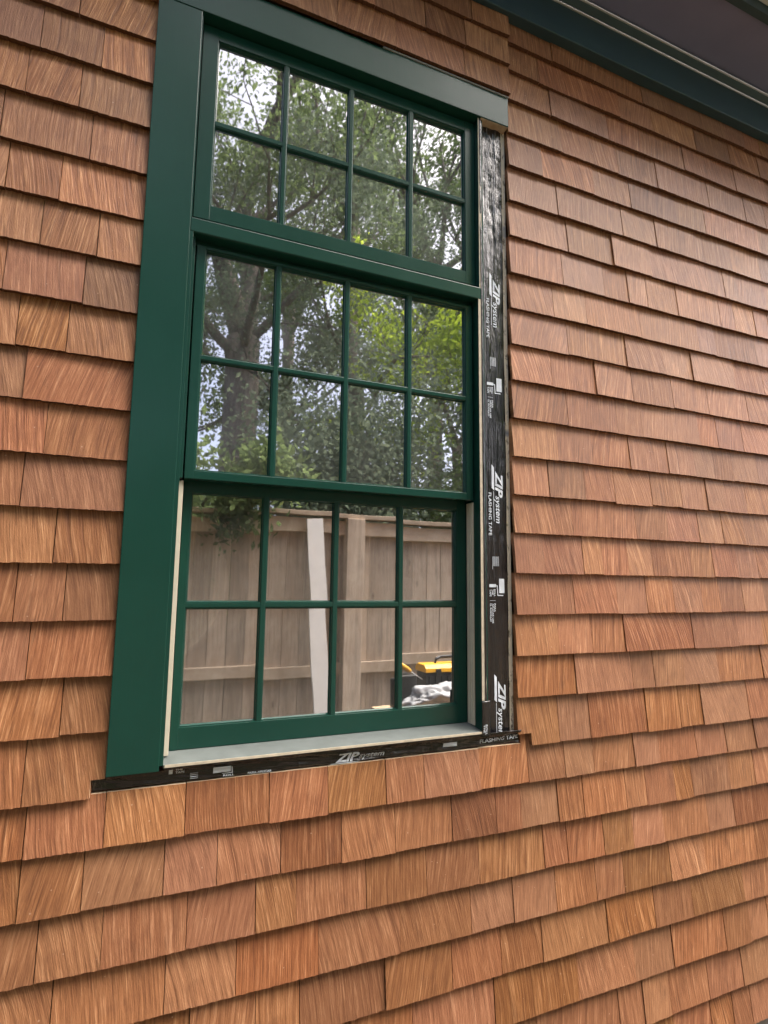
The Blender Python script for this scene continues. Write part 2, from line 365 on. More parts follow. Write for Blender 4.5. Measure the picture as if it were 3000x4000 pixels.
JF = {16: [-.034, .082, .217, .32, .431, .51, .632, .747, .84, .919, 1.035, 1.111, 1.231, 1.335, 1.44],
      17: [-.139, -.058, .055, .135, .239, .347, .45, .569, .668, .728, .82, .887, 1.006, 1.066, 1.155, 1.212, 1.337, 1.428],
      18: [-.111, -.027, .093, .2, .268, .395, .514, .627, .782, .842, .94, 1.023, 1.114, 1.255, 1.346],
      19: [-.087, .065, .172, .309, .461, .609, .706, .809, .914, .992, 1.129, 1.24, 1.414],
      20: [-.04, .105, .206, .279, .433, .568, .676, .773, .941, 1.076, 1.191, 1.363],
      21: [.02, .13, .26, .37, .487, .659, .861, 1.012, 1.125, 1.29, 1.378], 22: [.09, .21, .33, .47, .61, .756, .966, 1.033, 1.11, 1.229, 1.342]}
JR = {15: [.911, 1.077, 1.182, 1.257, 1.422], 14: [.876, 1.04, 1.107, 1.205, 1.32, 1.486], 13: [.833, .925, 1.02, 1.241, 1.4],
      12: [.879, 1.003, 1.094, 1.181, 1.278, 1.342, 1.43, 1.51], 11: [.906, .963, 1.041, 1.119, 1.247, 1.325, 1.415, 1.494],
      10: [.88, 1.07, 1.175, 1.282, 1.37, 1.451], 9: [.817, .919, 1.008, 1.126, 1.227, 1.318, 1.386, 1.468],
      8: [.843, .944, 1.06, 1.187, 1.281, 1.35, 1.424, 1.521], 7: [.875, 1.026, 1.105, 1.299, 1.369, 1.47], 6: [.832, .963, 1.079, 1.213, 1.344, 1.497],
      5: [.882, 1.064, 1.19, 1.292, 1.452], 4: [.843, .941, 1.116, 1.32, 1.386, 1.554], 3: [.871, 1.0, 1.078, 1.141, 1.25, 1.411, 1.468],
      2: [.891, 1.033, 1.162, 1.367, 1.435, 1.493], 1: [.863, 1.068, 1.185, 1.34, 1.471, 1.595], 0: [.82, .979, 1.1, 1.265, 1.374, 1.598],
      -1: [.88, 1.063, 1.198, 1.394, 1.547], -2: [.849, 1.034, 1.148, 1.304, 1.514], -3: [.898, 1.075, 1.189, 1.358, 1.495], -4: [.857, 1.16, 1.479]}
JH = {-2: [.10, .2985, .43, .60], -3: [.06, .22, .38, .50], -4: [.14, .30, .47, .62]}     # over the head casing
T = 0.0132
CASL, CUTR = -0.0558, 1.0782
def extend(js, lo, hi):
    js = sorted(j * D for j in js); rr = random.Random(int(abs(lo) * 1000) + len(js) * 7 + int(js[0] * 1000) if js else 3)
    x = js[0] if js else hi
    while x > lo + 0.25: x -= rr.uniform(0.09, 0.22); js.insert(0, x)
    x = js[-1]
    while x < hi - 0.25: x += rr.uniform(0.09, 0.22); js.append(x)
    return [lo] + [j for j in js if lo + 0.035 < j < hi - 0.035] + [hi]
pieces = []      # (outline pts (x,z) ccw, z of butt, exposure, yoffset)
def row(c, lo, hi, joints, yo=0.0, ztop=None, first_notch=None, last_notch=None):
    zb = ZC[c] * D; e = (ZC[c - 1] - ZC[c]) * D if c - 1 in ZC else 0.127
    ed = extend(joints, lo, hi)
    for i in range(len(ed) - 1):
        rr = random.Random(c * 1000 + i + int(lo * 100))
        ga = rr.choice((.0005, .0009, .0014)) if i > 0 else 0.0; gb = rr.choice((.0005, .0009, .0014)) if i < len(ed) - 2 else 0.0
        x0 = ed[i] + ga; x1 = ed[i + 1] - gb; dz = rr.uniform(-0.0014, 0.0014) + (rr.uniform(-.003, .001) if rr.random() < .12 else 0)
        top = zb + e + 0.09
        if ztop is not None and x0 > ztop[0] - .2 and x1 < ztop[1] + .3: top = ztop[2]
        n = max(2, int((x1 - x0) / 0.0055)); z0 = zb + dz; tilt = rr.uniform(-0.004, 0.004); skew = rr.uniform(-.0018, .0018)
        zb_pts = []
        for k in range(n + 1):
            x = x0 + (x1 - x0) * k / n
            zb_pts.append((x, z0 + tilt * (x - x0) + (rr.uniform(-0.0013, 0.0009) if 0 < k < n else 0.0)))
        pts = zb_pts + [(x1, top), (x0, top)]
        if c == 16 and ztop is not None:
            lo_, hi_, zt = ztop[0], ztop[1], ztop[2]; full = zb + e + 0.09
            if x0 >= lo_ - 1e-4 and x1 <= hi_ + 1e-4: tp = [(x1, zt), (x0, zt)]
            elif x1 <= lo_ or x0 >= hi_: tp = [(x1, full), (x0, full)]
            elif x0 < lo_: tp = [(x1, zt), (lo_, zt), (lo_, full), (x0, full)]
            else: tp = [(x1, full), (hi_, full), (hi_, zt), (x0, zt)]
            pts = zb_pts + tp
        if last_notch and i == len(ed) - 2:     # bottom right corner cut away
            nx, nz = last_notch; zz = [p for p in zb_pts if p[0] < nx - .002] + [(nx, z0)]
            pts = zz + [(nx, nz), (x1, nz), (x1, top), (x0, top)]
        if first_notch and i == 0:
            nx, nz = first_notch; zz = [(nx, z0)] + [p for p in zb_pts if p[0] > nx + .002]
            pts = zz + [(x1, top), (x0, top), (x0, nz), (nx, nz)]
        pieces.append((pts, zb, e, yo + rr.uniform(-0.0022, 0.0010), skew, rr.random()))
for c in range(-5, 24):
    z = ZC[c] * D
    if c >= 16:
        row(c, XL, XR, JF.get(c, [0.1, 0.25, 0.4, .55, .7, .85, 1.0, 1.12]), ztop=(-0.083, 1.0928, -0.4835) if c == 16 else None)
    else:
        if c >= -1: row(c, XL, CASL, JL.get(c, [-.17]), last_notch=(-0.0850, -0.4503) if c == 15 else None)
        if c >= -1: row(c, CUTR, XR, JR.get(c, [.9, 1.1, 1.3]), first_notch=(1.1260, -0.4535) if c == 15 else None)
        elif c >= -4:
            row(c, XL, -0.075, [-.3, -.17]); row(c, -0.0725, 1.0755, JH[c], yo=-0.020); row(c, 1.0785, XR, JR[c])
        else: row(c, XL, XR, [-.2, 0, .1, .25, .4, .5, .65, .8, .93, 1.1, 1.3, 1.45])
def project(p):
    v = Vector(p) - Vector((0, -D, 0)); zc = v.dot(W_)
    return (v.dot(R_) / zc * 2210.77 + 1500, 2000 - v.dot(U_) / zc * 2210.77)
def piece_geom(pc):
    pts, zb, e, yo, skew, r = pc
    n = len(pts); xm = sum(p[0] for p in pts) / n
    fy = lambda x, z: yo + T * (z - zb) / e + skew * (x - xm) / 0.1
    front = [(x, fy(x, z), z) for x, z in pts]; ends = abs(min(p[0] for p in pts) - CUTR) < 1e-4; back = [(x, 0.0302 if ends else min(fy(x, z) + T, 0.0302), z) for x, z in pts]
    fs = [tuple(range(n)), tuple(reversed(range(n, 2 * n)))]; cut = []
    for i in range(n):
        j = (i + 1) % n; a, b = pts[i], pts[j]; fs.append((i, n + i, n + j, j))
        if (abs(a[1] + 0.4835) < 1e-4 and abs(b[1] + 0.4835) < 1e-4) or (abs(a[0] - CASL) < 1e-4 and abs(b[0] - CASL) < 1e-4) or (abs(a[0] + 0.085) < 1e-4 and abs(b[0] + 0.085) < 1e-4): cut.append(len(fs) - 1)
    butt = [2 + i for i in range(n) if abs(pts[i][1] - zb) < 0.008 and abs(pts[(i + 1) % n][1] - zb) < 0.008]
    return front + back, fs, cut, butt
def area(pc):
    xs = [p[0] for p in pc[0]]; x0, x1 = min(xs), max(xs); z0 = pc[1]; z1 = min(pc[1] + pc[2], max(p[1] for p in pc[0]))
    q = [project((x, 0, z)) for x, z in ((x0, z0), (x1, z0), (x1, z1), (x0, z1))]
    q = [(min(max(a, 0), 3000), min(max(b, 0), 4000)) for a, b in q]
    return abs(sum(q[i][0] * q[(i + 1) % 4][1] - q[(i + 1) % 4][0] * q[i][1] for i in range(4))) / 2
pieces.sort(key=area, reverse=True)
def tones(pc):
    rr = random.Random(int(pc[5] * 1e6)); x = pc[0][0][0]
    bright = 0.56
    return (rr.random(), rr.random(), rr.random()), (min(1, max(0, rr.gauss(.5, .25))), min(1, max(0, rr.gauss(.5, .25))), min(1, max(0, rr.gauss(bright, .23))))
N_OBJ = 300
stuff = MB(); s_r, s_t = [], []
vis = 0
for i, pc in enumerate(pieces):
    vs, fs, cut, butt = piece_geom(pc); r3, t3 = tones(pc); vis += area(pc) > 50
    if i < N_OBJ:
        org = (sum(v[0] for v in vs) / len(vs), 0.0, pc[1])
        mb = MB().add(vs, fs); o = mb.build('shingle', M['shingle'], siding, origin=org)
        o.data.materials.append(M['freshcut']); o.data.materials.append(M['shaded_endgrain'])
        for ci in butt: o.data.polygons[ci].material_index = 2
        if cut:
            for ci in cut: o.data.polygons[ci].material_index = 1
        setattr3(o.data, 'rnd', [r3] * len(o.data.vertices)); setattr3(o.data, 'tone', [t3] * len(o.data.vertices))
    else:
        stuff.add(vs, fs); s_r += [r3] * len(vs); s_t += [t3] * len(vs)
o = stuff.build('shingle_field', M['shingle'], siding); o['kind'] = 'stuff'
setattr3(o.data, 'rnd', s_r); setattr3(o.data, 'tone', s_t)
print('shingles', len(pieces), 'visible', vis)

# strip of bare sheathing edge beside the tape, membrane in the notches
box('panel_edge', M['panel'], house, 1.060, CUTR - 0.0005, 0.0265, SHY - .0006, -0.446, 1.585)
box('membrane', M['felt'], house, 1.0800, 1.1255, 0.0240, SHY - .0012, -0.4900, -0.4545)
box('membrane', M['felt'], house, -0.0840, 1.0900, 0.0250, SHY - .0010, -0.4860, -0.4440)

# ---------------------------------------------------------------- window
win = empty('window', (0.51, 0.03, -0.45), 'dark green divided light window with fixed transom over double hung sashes, right casing missing', 'window')
G = M['green']
CF = -0.0065                                                         # casing face
box('side_casing', G, win, CASL + .0006, 0.0576, CF, SHY - .001, -0.4450, 1.5735, 0.0015)
hc = box('head_casing', G, win, -0.060, 1.0725, CF - .0012, SHY - .001, 1.5745, 1.6835, 0.0015)
box('cut_end', M['rawend'], hc, 0.963, 1.0715, CF + 0.002, SHY - .001, 1.5722, 1.5744)
box('drip_edge', M['bead'], hc, 0.60, 1.0740, CF - .0035, SHY, 1.6845, 1.6885)
# jambs
box('side_jamb', G, win, 0.0400, 0.0668, 0.0010, 0.138, -0.4350, 0.9300, 0.001)
box('side_jamb', G, win, 0.0400, 0.0610, 0.0012, 0.138, 0.9302, 1.5900)
jr = box('side_jamb', G, win, 0.9485, 0.9700, 0.0022, 0.138, -0.4350, 0.9300)
box('raw_edge', M['rawedge'], jr, 0.9488, 0.9640, 0.0002, 0.0021, -0.3450, 0.9215)
jr2 = box('side_jamb', G, win, 0.9535, 0.9715, 0.0030, 0.138, 0.9302, 1.5900)
box('raw_edge', M['rawedge'], jr2, 0.9540, 0.9640, 0.0008, 0.0029, 0.9620, 1.5735)
box('head_jamb', G, win, 0.0612, 0.9533, 0.0020, 0.138, 1.5755, 1.5980)
box('stop', G, win, 0.0614, 0.9532, 0.070, 0.100, 1.5600, 1.5752)
# jamb tracks
box('jamb_track', M['cream'], win, 0.0670, 0.0788, 0.0400, 0.0760, -0.4240, 0.2560, 0.0008)
tr = box('jamb_track', M['cream'], win, 0.9455, 0.9484, 0.0400, 0.0785, -0.4240, 0.2560)
for yy in (0.0415, 0.0540, 0.0665): box('rib', M['cream'], tr, 0.9430, 0.9456, yy, yy + 0.0065, -0.4235, 0.2555, 0.0008)
box('blind_stop', G, win, 0.0670, 0.0745, 0.0200, 0.0400, 0.2600, 0.9210, 0.0008)
# transom bar
MB().prism_x([(0.0000, 0.9605), (0.0000, 0.9225), (0.004, 0.9205), (0.100, 0.9205), (0.100, 0.9770), (0.030, 0.9770)], 0.0580, 0.9615).build('transom_bar', G, win, bevel=0.0015)
box('stop', G, win, 0.0675, 0.9480, 0.0420, 0.0990, 0.9085, 0.9204)
# sill
sl_ = MB().prism_x([(-0.0010, -0.4330), (-0.0010, -0.4402), (0.135, -0.4402), (0.135, -0.4180), (0.0740, -0.4245)], 0.0672, 0.9480).build('sill', M['sillpaint'], win)
box('raw_edge', M['rawedge'], sl_, 0.0700, 0.9470, -0.0030, -0.0011, -0.4388, -0.4327)

def sash(name, label, y, xo0, xo1, zo0, zo1, xi0, xi1, zi0, zi1, vm, hm, tilt_seed, mw=0.0125):
    mb = MB(); th = 0.038
    mb.box(xo0, xi0, y, y + th, zo0, zo1); mb.box(xi1, xo1, y, y + th, zo0, zo1)
    mb.box(xi0 - .001, xi1 + .001, y + .0004, y + th - .001, zo0 + .0003, zi0); mb.box(xi0 - .001, xi1 + .001, y + .0004, y + th - .001, zi1, zo1 - .0003)
    s = mb.build(name, G, win, bevel=0.0014); s['label'] = label
    for x in vm: box('muntin', G, s, x - mw / 2, x + mw / 2, y + .0012, y + .030, zi0 - .002, zi1 + .002, 0.0012)
    box('muntin', G, s, xi0 - .002, xi1 + .002, y + .0018, y + .029, hm - mw / 2, hm + mw / 2, 0.0012)
    xs = [xi0] + [q for x in vm for q in (x - mw / 2, x + mw / 2)] + [xi1]; zs = [zi0, hm - mw / 2, hm + mw / 2, zi1]
    rr = random.Random(tilt_seed); gy = y + 0.0135
    for j in range(2):
        for i in range(4):
            a, b, c, d = xs[2 * i], xs[2 * i + 1], zs[2 * j], zs[2 * j + 1]
            n = 0.0052; q = MB()
            def ring(ins, yy): return [(a + ins, yy, c + ins), (b - ins, yy, c + ins), (b - ins, yy, d - ins), (a + ins, yy, d - ins)]
            rings = [ring(0, y + .0035), ring(.0022, y + .0035), ring(.0026, y + .0070), ring(n, gy - .0005), ring(n, gy + .003)]
            vs = [p for r_ in rings for p in r_]; fs = []
            for k in range(4):
                for e in range(4): e2 = (e + 1) % 4; fs.append((k * 4 + e, k * 4 + e2, (k + 1) * 4 + e2, (k + 1) * 4 + e))
            q.add(vs, fs).build('glazing_bead', G, s)
            p = MB().box(-(b - a) / 2 + .003, (b - a) / 2 - .003, 0, 0.004, -(d - c) / 2 + .003, (d - c) / 2 - .003)
            po = p.build('pane', M['glass'], s, origin=((a + b) / 2, gy, (c + d) / 2), local=True)
            po.rotation_euler = (rr.gauss(0, 0.0040), 0, rr.gauss(0, 0.0036))
    return s
sash('transom_sash', 'fixed upper transom sash with eight panes', 0.025, 0.0640, 0.9530, 0.9790, 1.5700, 0.1068, 0.9166, 1.0226, 1.5317, (0.3050, 0.5105, 0.7160), 1.2740, 1)
sash('upper_sash', 'outer upper hung sash with eight panes', 0.030, 0.0787, 0.9424, 0.2611, 0.9068, 0.1027, 0.9180, 0.2838, 0.8960, (0.3040, 0.5115, 0.7174), 0.5910, 2)
sash('lower_sash', 'inner lower hung sash with eight panes', 0.078, 0.0815, 0.9424, -0.4235, 0.2790, 0.1020, 0.9090, -0.3690, 0.2340, (0.3020, 0.5080, 0.7147), -0.0635, 3)

# ---------------------------------------------------------------- flashing tape with print
def text_mesh(txt, x0, x1, z0, z1, y, shear=0.0, vertical=False, bold=0.0, yfun=None, rot=0.0):
    cu = bpy.data.curves.new('t', 'FONT'); cu.body = txt; cu.size = 1.0; cu.shear = shear; cu.offset = bold; cu.resolution_u = 3
    ob = bpy.data.objects.new('t', cu); COL.objects.link(ob)
    dg = bpy.context.evaluated_depsgraph_get(); me = bpy.data.meshes.new_from_object(ob.evaluated_get(dg))
    bpy.data.objects.remove(ob); bpy.data.curves.remove(cu)
    co = np.array([v.co[:] for v in me.vertices]); mn, mx = co.min(0), co.max(0)
    u = (co[:, 0] - mn[0]) / (mx[0] - mn[0]); v = (co[:, 1] - mn[1]) / (mx[1] - mn[1])
    if vertical: X = x0 + v * (x1 - x0); Z_ = z1 - u * (z1 - z0)          # reads downwards, letter tops to +x
    else: X = x0 + u * (x1 - x0); Z_ = z0 + v * (z1 - z0) + u * rot
    fs = [tuple(p.vertices) for p in me.polygons]; bpy.data.meshes.remove(me)
    return [(float(a), 0.0, float(b)) for a, b in zip(X, Z_)], fs
def put_print(parent, name, verts, faces, yfun):
    me = bpy.data.meshes.new(name); me.from_pydata(verts, [], faces)
    bm = bmesh.new(); bm.from_mesh(me); bmesh.ops.triangulate(bm, faces=bm.faces)
    for _ in range(2):
        es = [e for e in bm.edges if e.calc_length() > 0.006]
        if es: bmesh.ops.subdivide_edges(bm, edges=es, cuts=1); bmesh.ops.triangulate(bm, faces=[f for f in bm.faces if len(f.verts) > 3])
    for v in bm.verts: v.co.y = yfun(v.co.x, v.co.z) - 0.0016
    bm.to_mesh(me); bm.free(); me.materials.append(M['print'])
    return link(bpy.data.objects.new(name, me), parent)
def quad(pts): return [(a, 0, b) for a, b in pts], [tuple(range(len(pts)))]

def wr(x, z, s=1.0):
    return s * (0.0022 * noise.noise(Vector((x * 40, z * 4, 1.3))) + 0.0013 * noise.noise(Vector((x * 70, z * 16, 4.2))) + 0.0007 * noise.noise(Vector((x * 40 + z * 60, z * 40, 9.2))))
K = 1.006
VX0, VX1, VZ0, VZ1 = 0.9585, 1.0610, -0.4520, 1.5730
def vt_y(x, z):
    t = max(0.0, (0.987 - x) / 0.026); base = 0.0240 - 0.0240 * t * t * (3 - 2 * t) if t <= 1 else 0.0
    amp = 0.95 + 1.2 * max(0.0, min(1.0, (z - 0.9) / 0.4))
    return max(base + wr(x, z, amp) - .001, -0.0005)
def grid(nx, nz, fx, fz, fy):
    mb = MB(); vs = []; fs = []
    for j in range(nz + 1):
        for i in range(nx + 1):
            x = fx(i / nx, j / nz); z = fz(i / nx, j / nz); vs.append((x, fy(x, z), z))
    for j in range(nz):
        for i in range(nx): fs.append((j * (nx + 1) + i, j * (nx + 1) + i + 1, (j + 1) * (nx + 1) + i + 1, (j + 1) * (nx + 1) + i))
    return mb.add(vs, fs)
edge = lambda z, k: 0.0016 * noise.noise(Vector((z * 9, k, 0)))
vt = grid(22, 300, lambda a, b: VX0 + (VX1 - VX0) * a + (edge(b * 2, 3.1) * a), lambda a, b: VZ0 + (VZ1 - VZ0) * b, vt_y)
vt = vt.build('flashing_tape', M['tape'], None, smooth=True)
so = vt.modifiers.new('thick', 'SOLIDIFY'); so.thickness = 0.0004; so.offset = 1
tag(vt, 'long black printed flashing tape strip running down right side of window', 'tape')
def motif(zb, upto=-9):
    it = []
    it.append(('printed_bar', *quad([(0.999, zb), (0.999, zb - .076), (1.0080, zb - .084), (1.0080, zb - .009)])))
    it.append(('logo_lettering', *text_mesh('ZIP', 1.0127, 1.0400, zb - .106, zb - .0205, 0, 0.28, True, 0.035)))
    it.append(('logo_lettering', *text_mesh('system', 1.0070, 1.0290, zb - .188, zb - .101, 0, 0.22, True, 0.012)))
    it.append(('printed_line', *quad([(1.0050, zb - .086), (1.0050, zb - .182), (1.0066, zb - .182), (1.0066, zb - .086)])))
    it.append(('lettering', *text_mesh('FLASHING TAPE', 0.9865, 0.9975, zb - .2277, zb - .0915, 0, 0, True, 0.012)))
    for k in range(4):
        for h in range(2):
            x = 0.9985 + k * 0.0062 + h * .0026; ln = 0.030 if k or h else 0.040
            it.append(('fine_print', *quad([(x, zb - .293), (x, zb - .293 - ln), (x + .0011, zb - .293 - ln), (x + .0011, zb - .293)])))
    it.append(('roller_icon', *quad([(1.0215, zb - .362), (1.0215, zb - .4055), (1.0225, zb - .4068), (1.0410, zb - .4068), (1.0420, zb - .4055), (1.0420, zb - .363), (1.041, zb - .362)])))
    it.append(('roller_icon', *quad([(0.9860, zb - .3790), (0.9860, zb - .3885), (1.0106, zb - .3885), (1.0106, zb - .3790)])))
    it.append(('roller_icon', *quad([(1.0106, zb - .3830), (1.0106, zb - .3855), (1.0138, zb - .3855), (1.0150, zb - .4150), (1.0360, zb - .4150), (1.0375, zb - .4120), (1.0178, zb - .4120), (1.0165, zb - .3830)])))
    for t_, a, b in (('ROLL', 1.0025, 1.0086), ('THE', .9950, 1.0008), ('TAPE', .9867, .9928)):
        it.append(('lettering', *text_mesh(t_, a, b, zb - (.4170 if t_ != 'THE' else .4115), zb - .3950, 0, 0, True, 0.02)))
    it.append(('printed_line', *quad([(.988, zb - .4290), (.988, zb - .4300), (1.008, zb - .4300), (1.008, zb - .4290)])))
    for t_, a, b, l in (('PARA', 1.0025, 1.0086, .026), ('APLICAR USE', .9955, 1.0010, .060), ('EL RODILLO', .9878, .9935, .055)):
        it.append(('lettering', *text_mesh(t_, a, b, zb - .4385 - l, zb - .4385, 0, 0, True, 0.02)))
    return it
for zb in (1.0297, 0.3790, -0.2720):
    for nm, vs, fs in motif(zb):
        zs = [v[2] for v in vs]
        if min(zs) < VZ0 - 0.02: continue
        put_print(vt, nm, [(v[0] * K, 0.0, v[2] * K) for v in vs], fs, vt_y)

# strip under the sill
HX0, HX1 = -0.0835, 1.0880
def ht_y(x, z):
    t = max(0.0, min(1.0, (z + 0.4700) / 0.029)); base = 0.0170 - 0.0155 * t * t
    return base + 0.0052 * abs(noise.noise(Vector((x * 6, z * 85 + x * 9, 2.0)))) - 0.002 + 0.0024 * noise.noise(Vector((x * 26, z * 90, 7.0))) * (0.5 + (x > .55))
def ht_top(x): return -0.4480 if x < 0.066 else (-0.4408 if x < 0.94 else -0.4408 + 0.0010 * min(1, (x - .94) / .08))
ht = grid(260, 22, lambda a, b: HX0 + (HX1 - HX0) * a, lambda a, b: (-0.4785 + 0.0040 * noise.noise(Vector((a * 17, 1, 5)))) * (1 - b) + ht_top(HX0 + (HX1 - HX0) * a) * b, ht_y)
ht = ht.build('flashing_tape', M['tape'], None, smooth=True)
so = ht.modifiers.new('thick', 'SOLIDIFY'); so.thickness = 0.0004; so.offset = 1
tag(ht, 'crinkled black printed flashing tape strip lying horizontally under the window sill', 'tape')
HI = [('logo_lettering', *text_mesh('ZIP', .4975, .5660, -.4775, -.4545, 0, .28, False, .035)),
      ('logo_lettering', *text_mesh('system', .5660, .6390, -.4770, -.4600, 0, .22, False, .012)),
      ('printed_bar', *quad([(.4810, -.4812), (.5620, -.4812), (.5680, -.4790), (.4870, -.4790)])),
      ('lettering', *text_mesh('THE', .0960, .1120, -.4515, -.4460, 0, 0, False, .02)), ('lettering', *text_mesh('TAPE', .0960, .1165, -.4590, -.4535, 0, 0, False, .02)),
      ('roller_icon', *quad([(.0810, -.4445 - .003), (.0810, -.4590), (.0895, -.4590), (.0895, -.4475)])),
      ('roller_icon', *quad([(.1835, -.4680), (.2255, -.4680), (.2255, -.4540), (.1835, -.4540)])),
      ('roller_icon', *quad([(.2270, -.4560), (.2290, -.4560), (.2310, -.4720), (.2050, -.4720), (.2050, -.4705), (.2285, -.4705)])),
      ('lettering', *text_mesh('ROLL', .2080, .2350, -.4790, -.4740, 0, 0, False, .02)),
      ('lettering', *text_mesh('PARA APLICAR', .2680, .3280, -.4800, -.4748, 0, 0, False, .02)),
      ('roller_icon', *quad([(.8240, -.4690), (.8690, -.4690), (.8690, -.4575), (.8240, -.4575)])),
      ('lettering', *text_mesh('FLASHING TAPE', .9480, 1.0830, -.4700, -.4590, 0, 0, False, .012, rot=0.004))]
for k in range(4): HI.append(('fine_print', *quad([(.130, -.462 - k * .004), (.148, -.462 - k * .004), (.148, -.4632 - k * .004), (.130, -.4632 - k * .004)])))
for nm, vs, fs in HI: put_print(ht, nm, vs, fs, ht_y)
# patch folded up on the jamb foot
def pt_y(x, z): return -0.0035 + 0.0012 * noise.noise(Vector((x * 60, z * 30, 3.0))) + (0.016 * max(0, (x - .972) / .014))
pt = grid(10, 24, lambda a, b: 0.9455 + 0.040 * a, lambda a, b: -0.4480 + (0.1010 + 0.002 * a) * b, pt_y).build('tape_patch', M['tape'], None, smooth=True)
so = pt.modifiers.new('thick', 'SOLIDIFY'); so.thickness = 0.0004; so.offset = 1
tag(pt, 'short black tape patch folded up on the bottom right corner of the window', 'tape')
put_print(pt, 'lettering', *text_mesh('ROLL', .9560, .9630, -.4420, -.4130, 0, 0, True, .02), pt_y)
put_print(pt, 'lettering', *text_mesh('THE', .9490, .9545, -.4360, -.4130, 0, 0, True, .02), pt_y)

# ---------------------------------------------------------------- curtains behind the glass
def curtain(x0, x1, y, label, seed):
    mb = MB(); n = 90; rows = 6; ph = seed * 1.7
    vs = []
    for j in range(rows + 1):
        z = -0.55 + 2.25 * j / rows
        for i in range(n + 1):
            u = i / n; x = x0 + (x1 - x0) * u
            vs.append((x, y + 0.022 * math.sin(u * 34 + ph + 0.3 * math.sin(j)) + 0.012 * math.sin(u * 77 + ph * 2), z))
    fs = [(j * (n + 1) + i, j * (n + 1) + i + 1, (j + 1) * (n + 1) + i + 1, (j + 1) * (n + 1) + i) for j in range(rows) for i in range(n)]
    o = mb.add(vs, fs).build('curtain', M['curtain'], None, smooth=True)
    s = o.modifiers.new('thick', 'SOLIDIFY'); s.thickness = 0.0015
    return tag(o, label, 'curtain', 'curtains behind the window')
curtain(0.04, 0.22, 0.27, 'grey curtain panel behind the leftmost panes of the window', 1)
curtain(0.36, 0.56, 0.29, 'grey curtain panel behind the second column of panes from the left', 2)
curtain(0.64, 0.86, 0.28, 'grey curtain panel behind the third column of panes from the left', 3)
rod = MB().tube([(-0.1, 0.28, 1.715), (1.2, 0.28, 1.715)], 0.012, 10).build('curtain_rod', M['redwood'], None, smooth=True)
tag(rod, 'thin wooden rod carrying the curtains inside the window', 'rod')

# ---------------------------------------------------------------- across the yard (seen mirrored in the panes)
FYD = -2.86
fence = empty('board_fence', (1.5, FYD, GROUND), 'weathered tan board fence reflected in the lower sash', 'fence')
FT = 0.515
rr = random.Random(4); x = -3.02
while x < 7.0:
    wv = 0.138 + rr.uniform(-.004, .003); yj = rr.uniform(-.003, .003)
    MB().box(0, wv, -0.019, 0, 0, FT - 0.02 - GROUND - .06).build('fence_board', M['fence'], fence, origin=(x, FYD + yj, GROUND + .05), local=True); x += wv + rr.uniform(.001, .005)
box('fence_cap', M['fenceold'], fence, -3.0, 7.0, FYD - 0.06, FYD + 0.085, FT, FT + .035, .003)
box('fence_rail', M['fenceold'], fence, -3.0, 7.0, FYD + 0.004, FYD + 0.045, FT - 0.135, FT - 0.02, .003)
box('fence_rail', M['fenceold'], fence, -3.0, 7.0, FYD + 0.004, FYD + 0.048, -0.725, -0.635, .003)
box('fence_rail', M['fenceold'], fence, -3.0, 7.0, FYD + 0.004, FYD + 0.048, -1.43, -1.34, .003)
for px in (-0.85, 1.585, 4.02, 6.45): box('fence_post', M['fence'], fence, px - .078, px + .078, FYD + .002, FYD + .105, GROUND, FT - .001, .004)
wb = MB().box(-0.068, 0.068, 0, 0.02, 0, 2.09).build('white_board', M['whiteboard'], None, bevel=.002, origin=(1.365, FYD + .30, GROUND + .005), local=True)
wb.rotation_euler = (math.radians(6.0), math.radians(-3.2), 0)
tag(wb, 'white painted plank leaning against the fence, reflected in the second column of lower panes', 'plank')

bench = empty('work_bench', (1.72, -1.30, GROUND), 'small plywood work bench carrying the grey bag across from the window', 'bench')
BZ = -0.735
box('bench_top', M['plywood'], bench, 1.30, 2.15, -1.60, -1.02, BZ - .025, BZ, .003)
for lx in (1.36, 2.09):
    for ly in (-1.54, -1.08): box('leg', M['plywood'], bench, lx - .025, lx + .025, ly - .025, ly + .025, GROUND, BZ - .0255)
def lump(name, mat, parent, c, r, seed, amp=0.25, sq=1.0):
    bm = bmesh.new(); bmesh.ops.create_icosphere(bm, subdivisions=5, radius=1.0)
    for v in bm.verts:
        d = v.co.normalized(); k = 1 + amp * noise.noise(d * 1.7 + Vector((seed, 0, 0))) + amp * .5 * noise.noise(d * 5 + Vector((seed, 4, 0))) - amp * .5 * abs(noise.noise(d * 6 + Vector((seed, 9, 0)))) - amp * .3 * abs(noise.noise(d * 13 + Vector((seed, 2, 5))))
        v.co = Vector((d.x * r[0] * k, d.y * r[1] * k, max(d.z * k, -0.6) * r[2]))
    me = bpy.data.meshes.new(name); bm.to_mesh(me); bm.free(); me.materials.append(mat)
    for p in me.polygons: p.use_smooth = True
    o = bpy.data.objects.new(name, me); o.location = c; return link(o, parent)
bag = lump('canvas_bag', M['canvas'], None, (1.60, -1.24, BZ + 0.058), (0.25, 0.14, 0.095), 2.0, 0.35)
tag(bag, 'rumpled grey canvas bag reflected in the bottom right pane', 'bag')
case = empty('tool_case', (1.76, -1.42, BZ), 'black tool case with yellow lid behind the grey bag, reflected in bottom right pane', 'tool case')
box('body', M['blackp'], case, 1.57, 1.96, -1.52, -1.385, BZ + .001, BZ + .190, .008)
for k in range(9): box('rib', M['blackp'], case, 1.585 + k * .042, 1.605 + k * .042, -1.386, -1.376, BZ + .03, BZ + .170, .003)
lid = MB().prism_x([(-1.525, BZ + .191), (-1.378, BZ + .191), (-1.384, BZ + .214), (-1.41, BZ + .236), (-1.50, BZ + .236), (-1.525, BZ + .214)], 1.563, 1.967).build('lid', M['yellow'], case, bevel=.005)
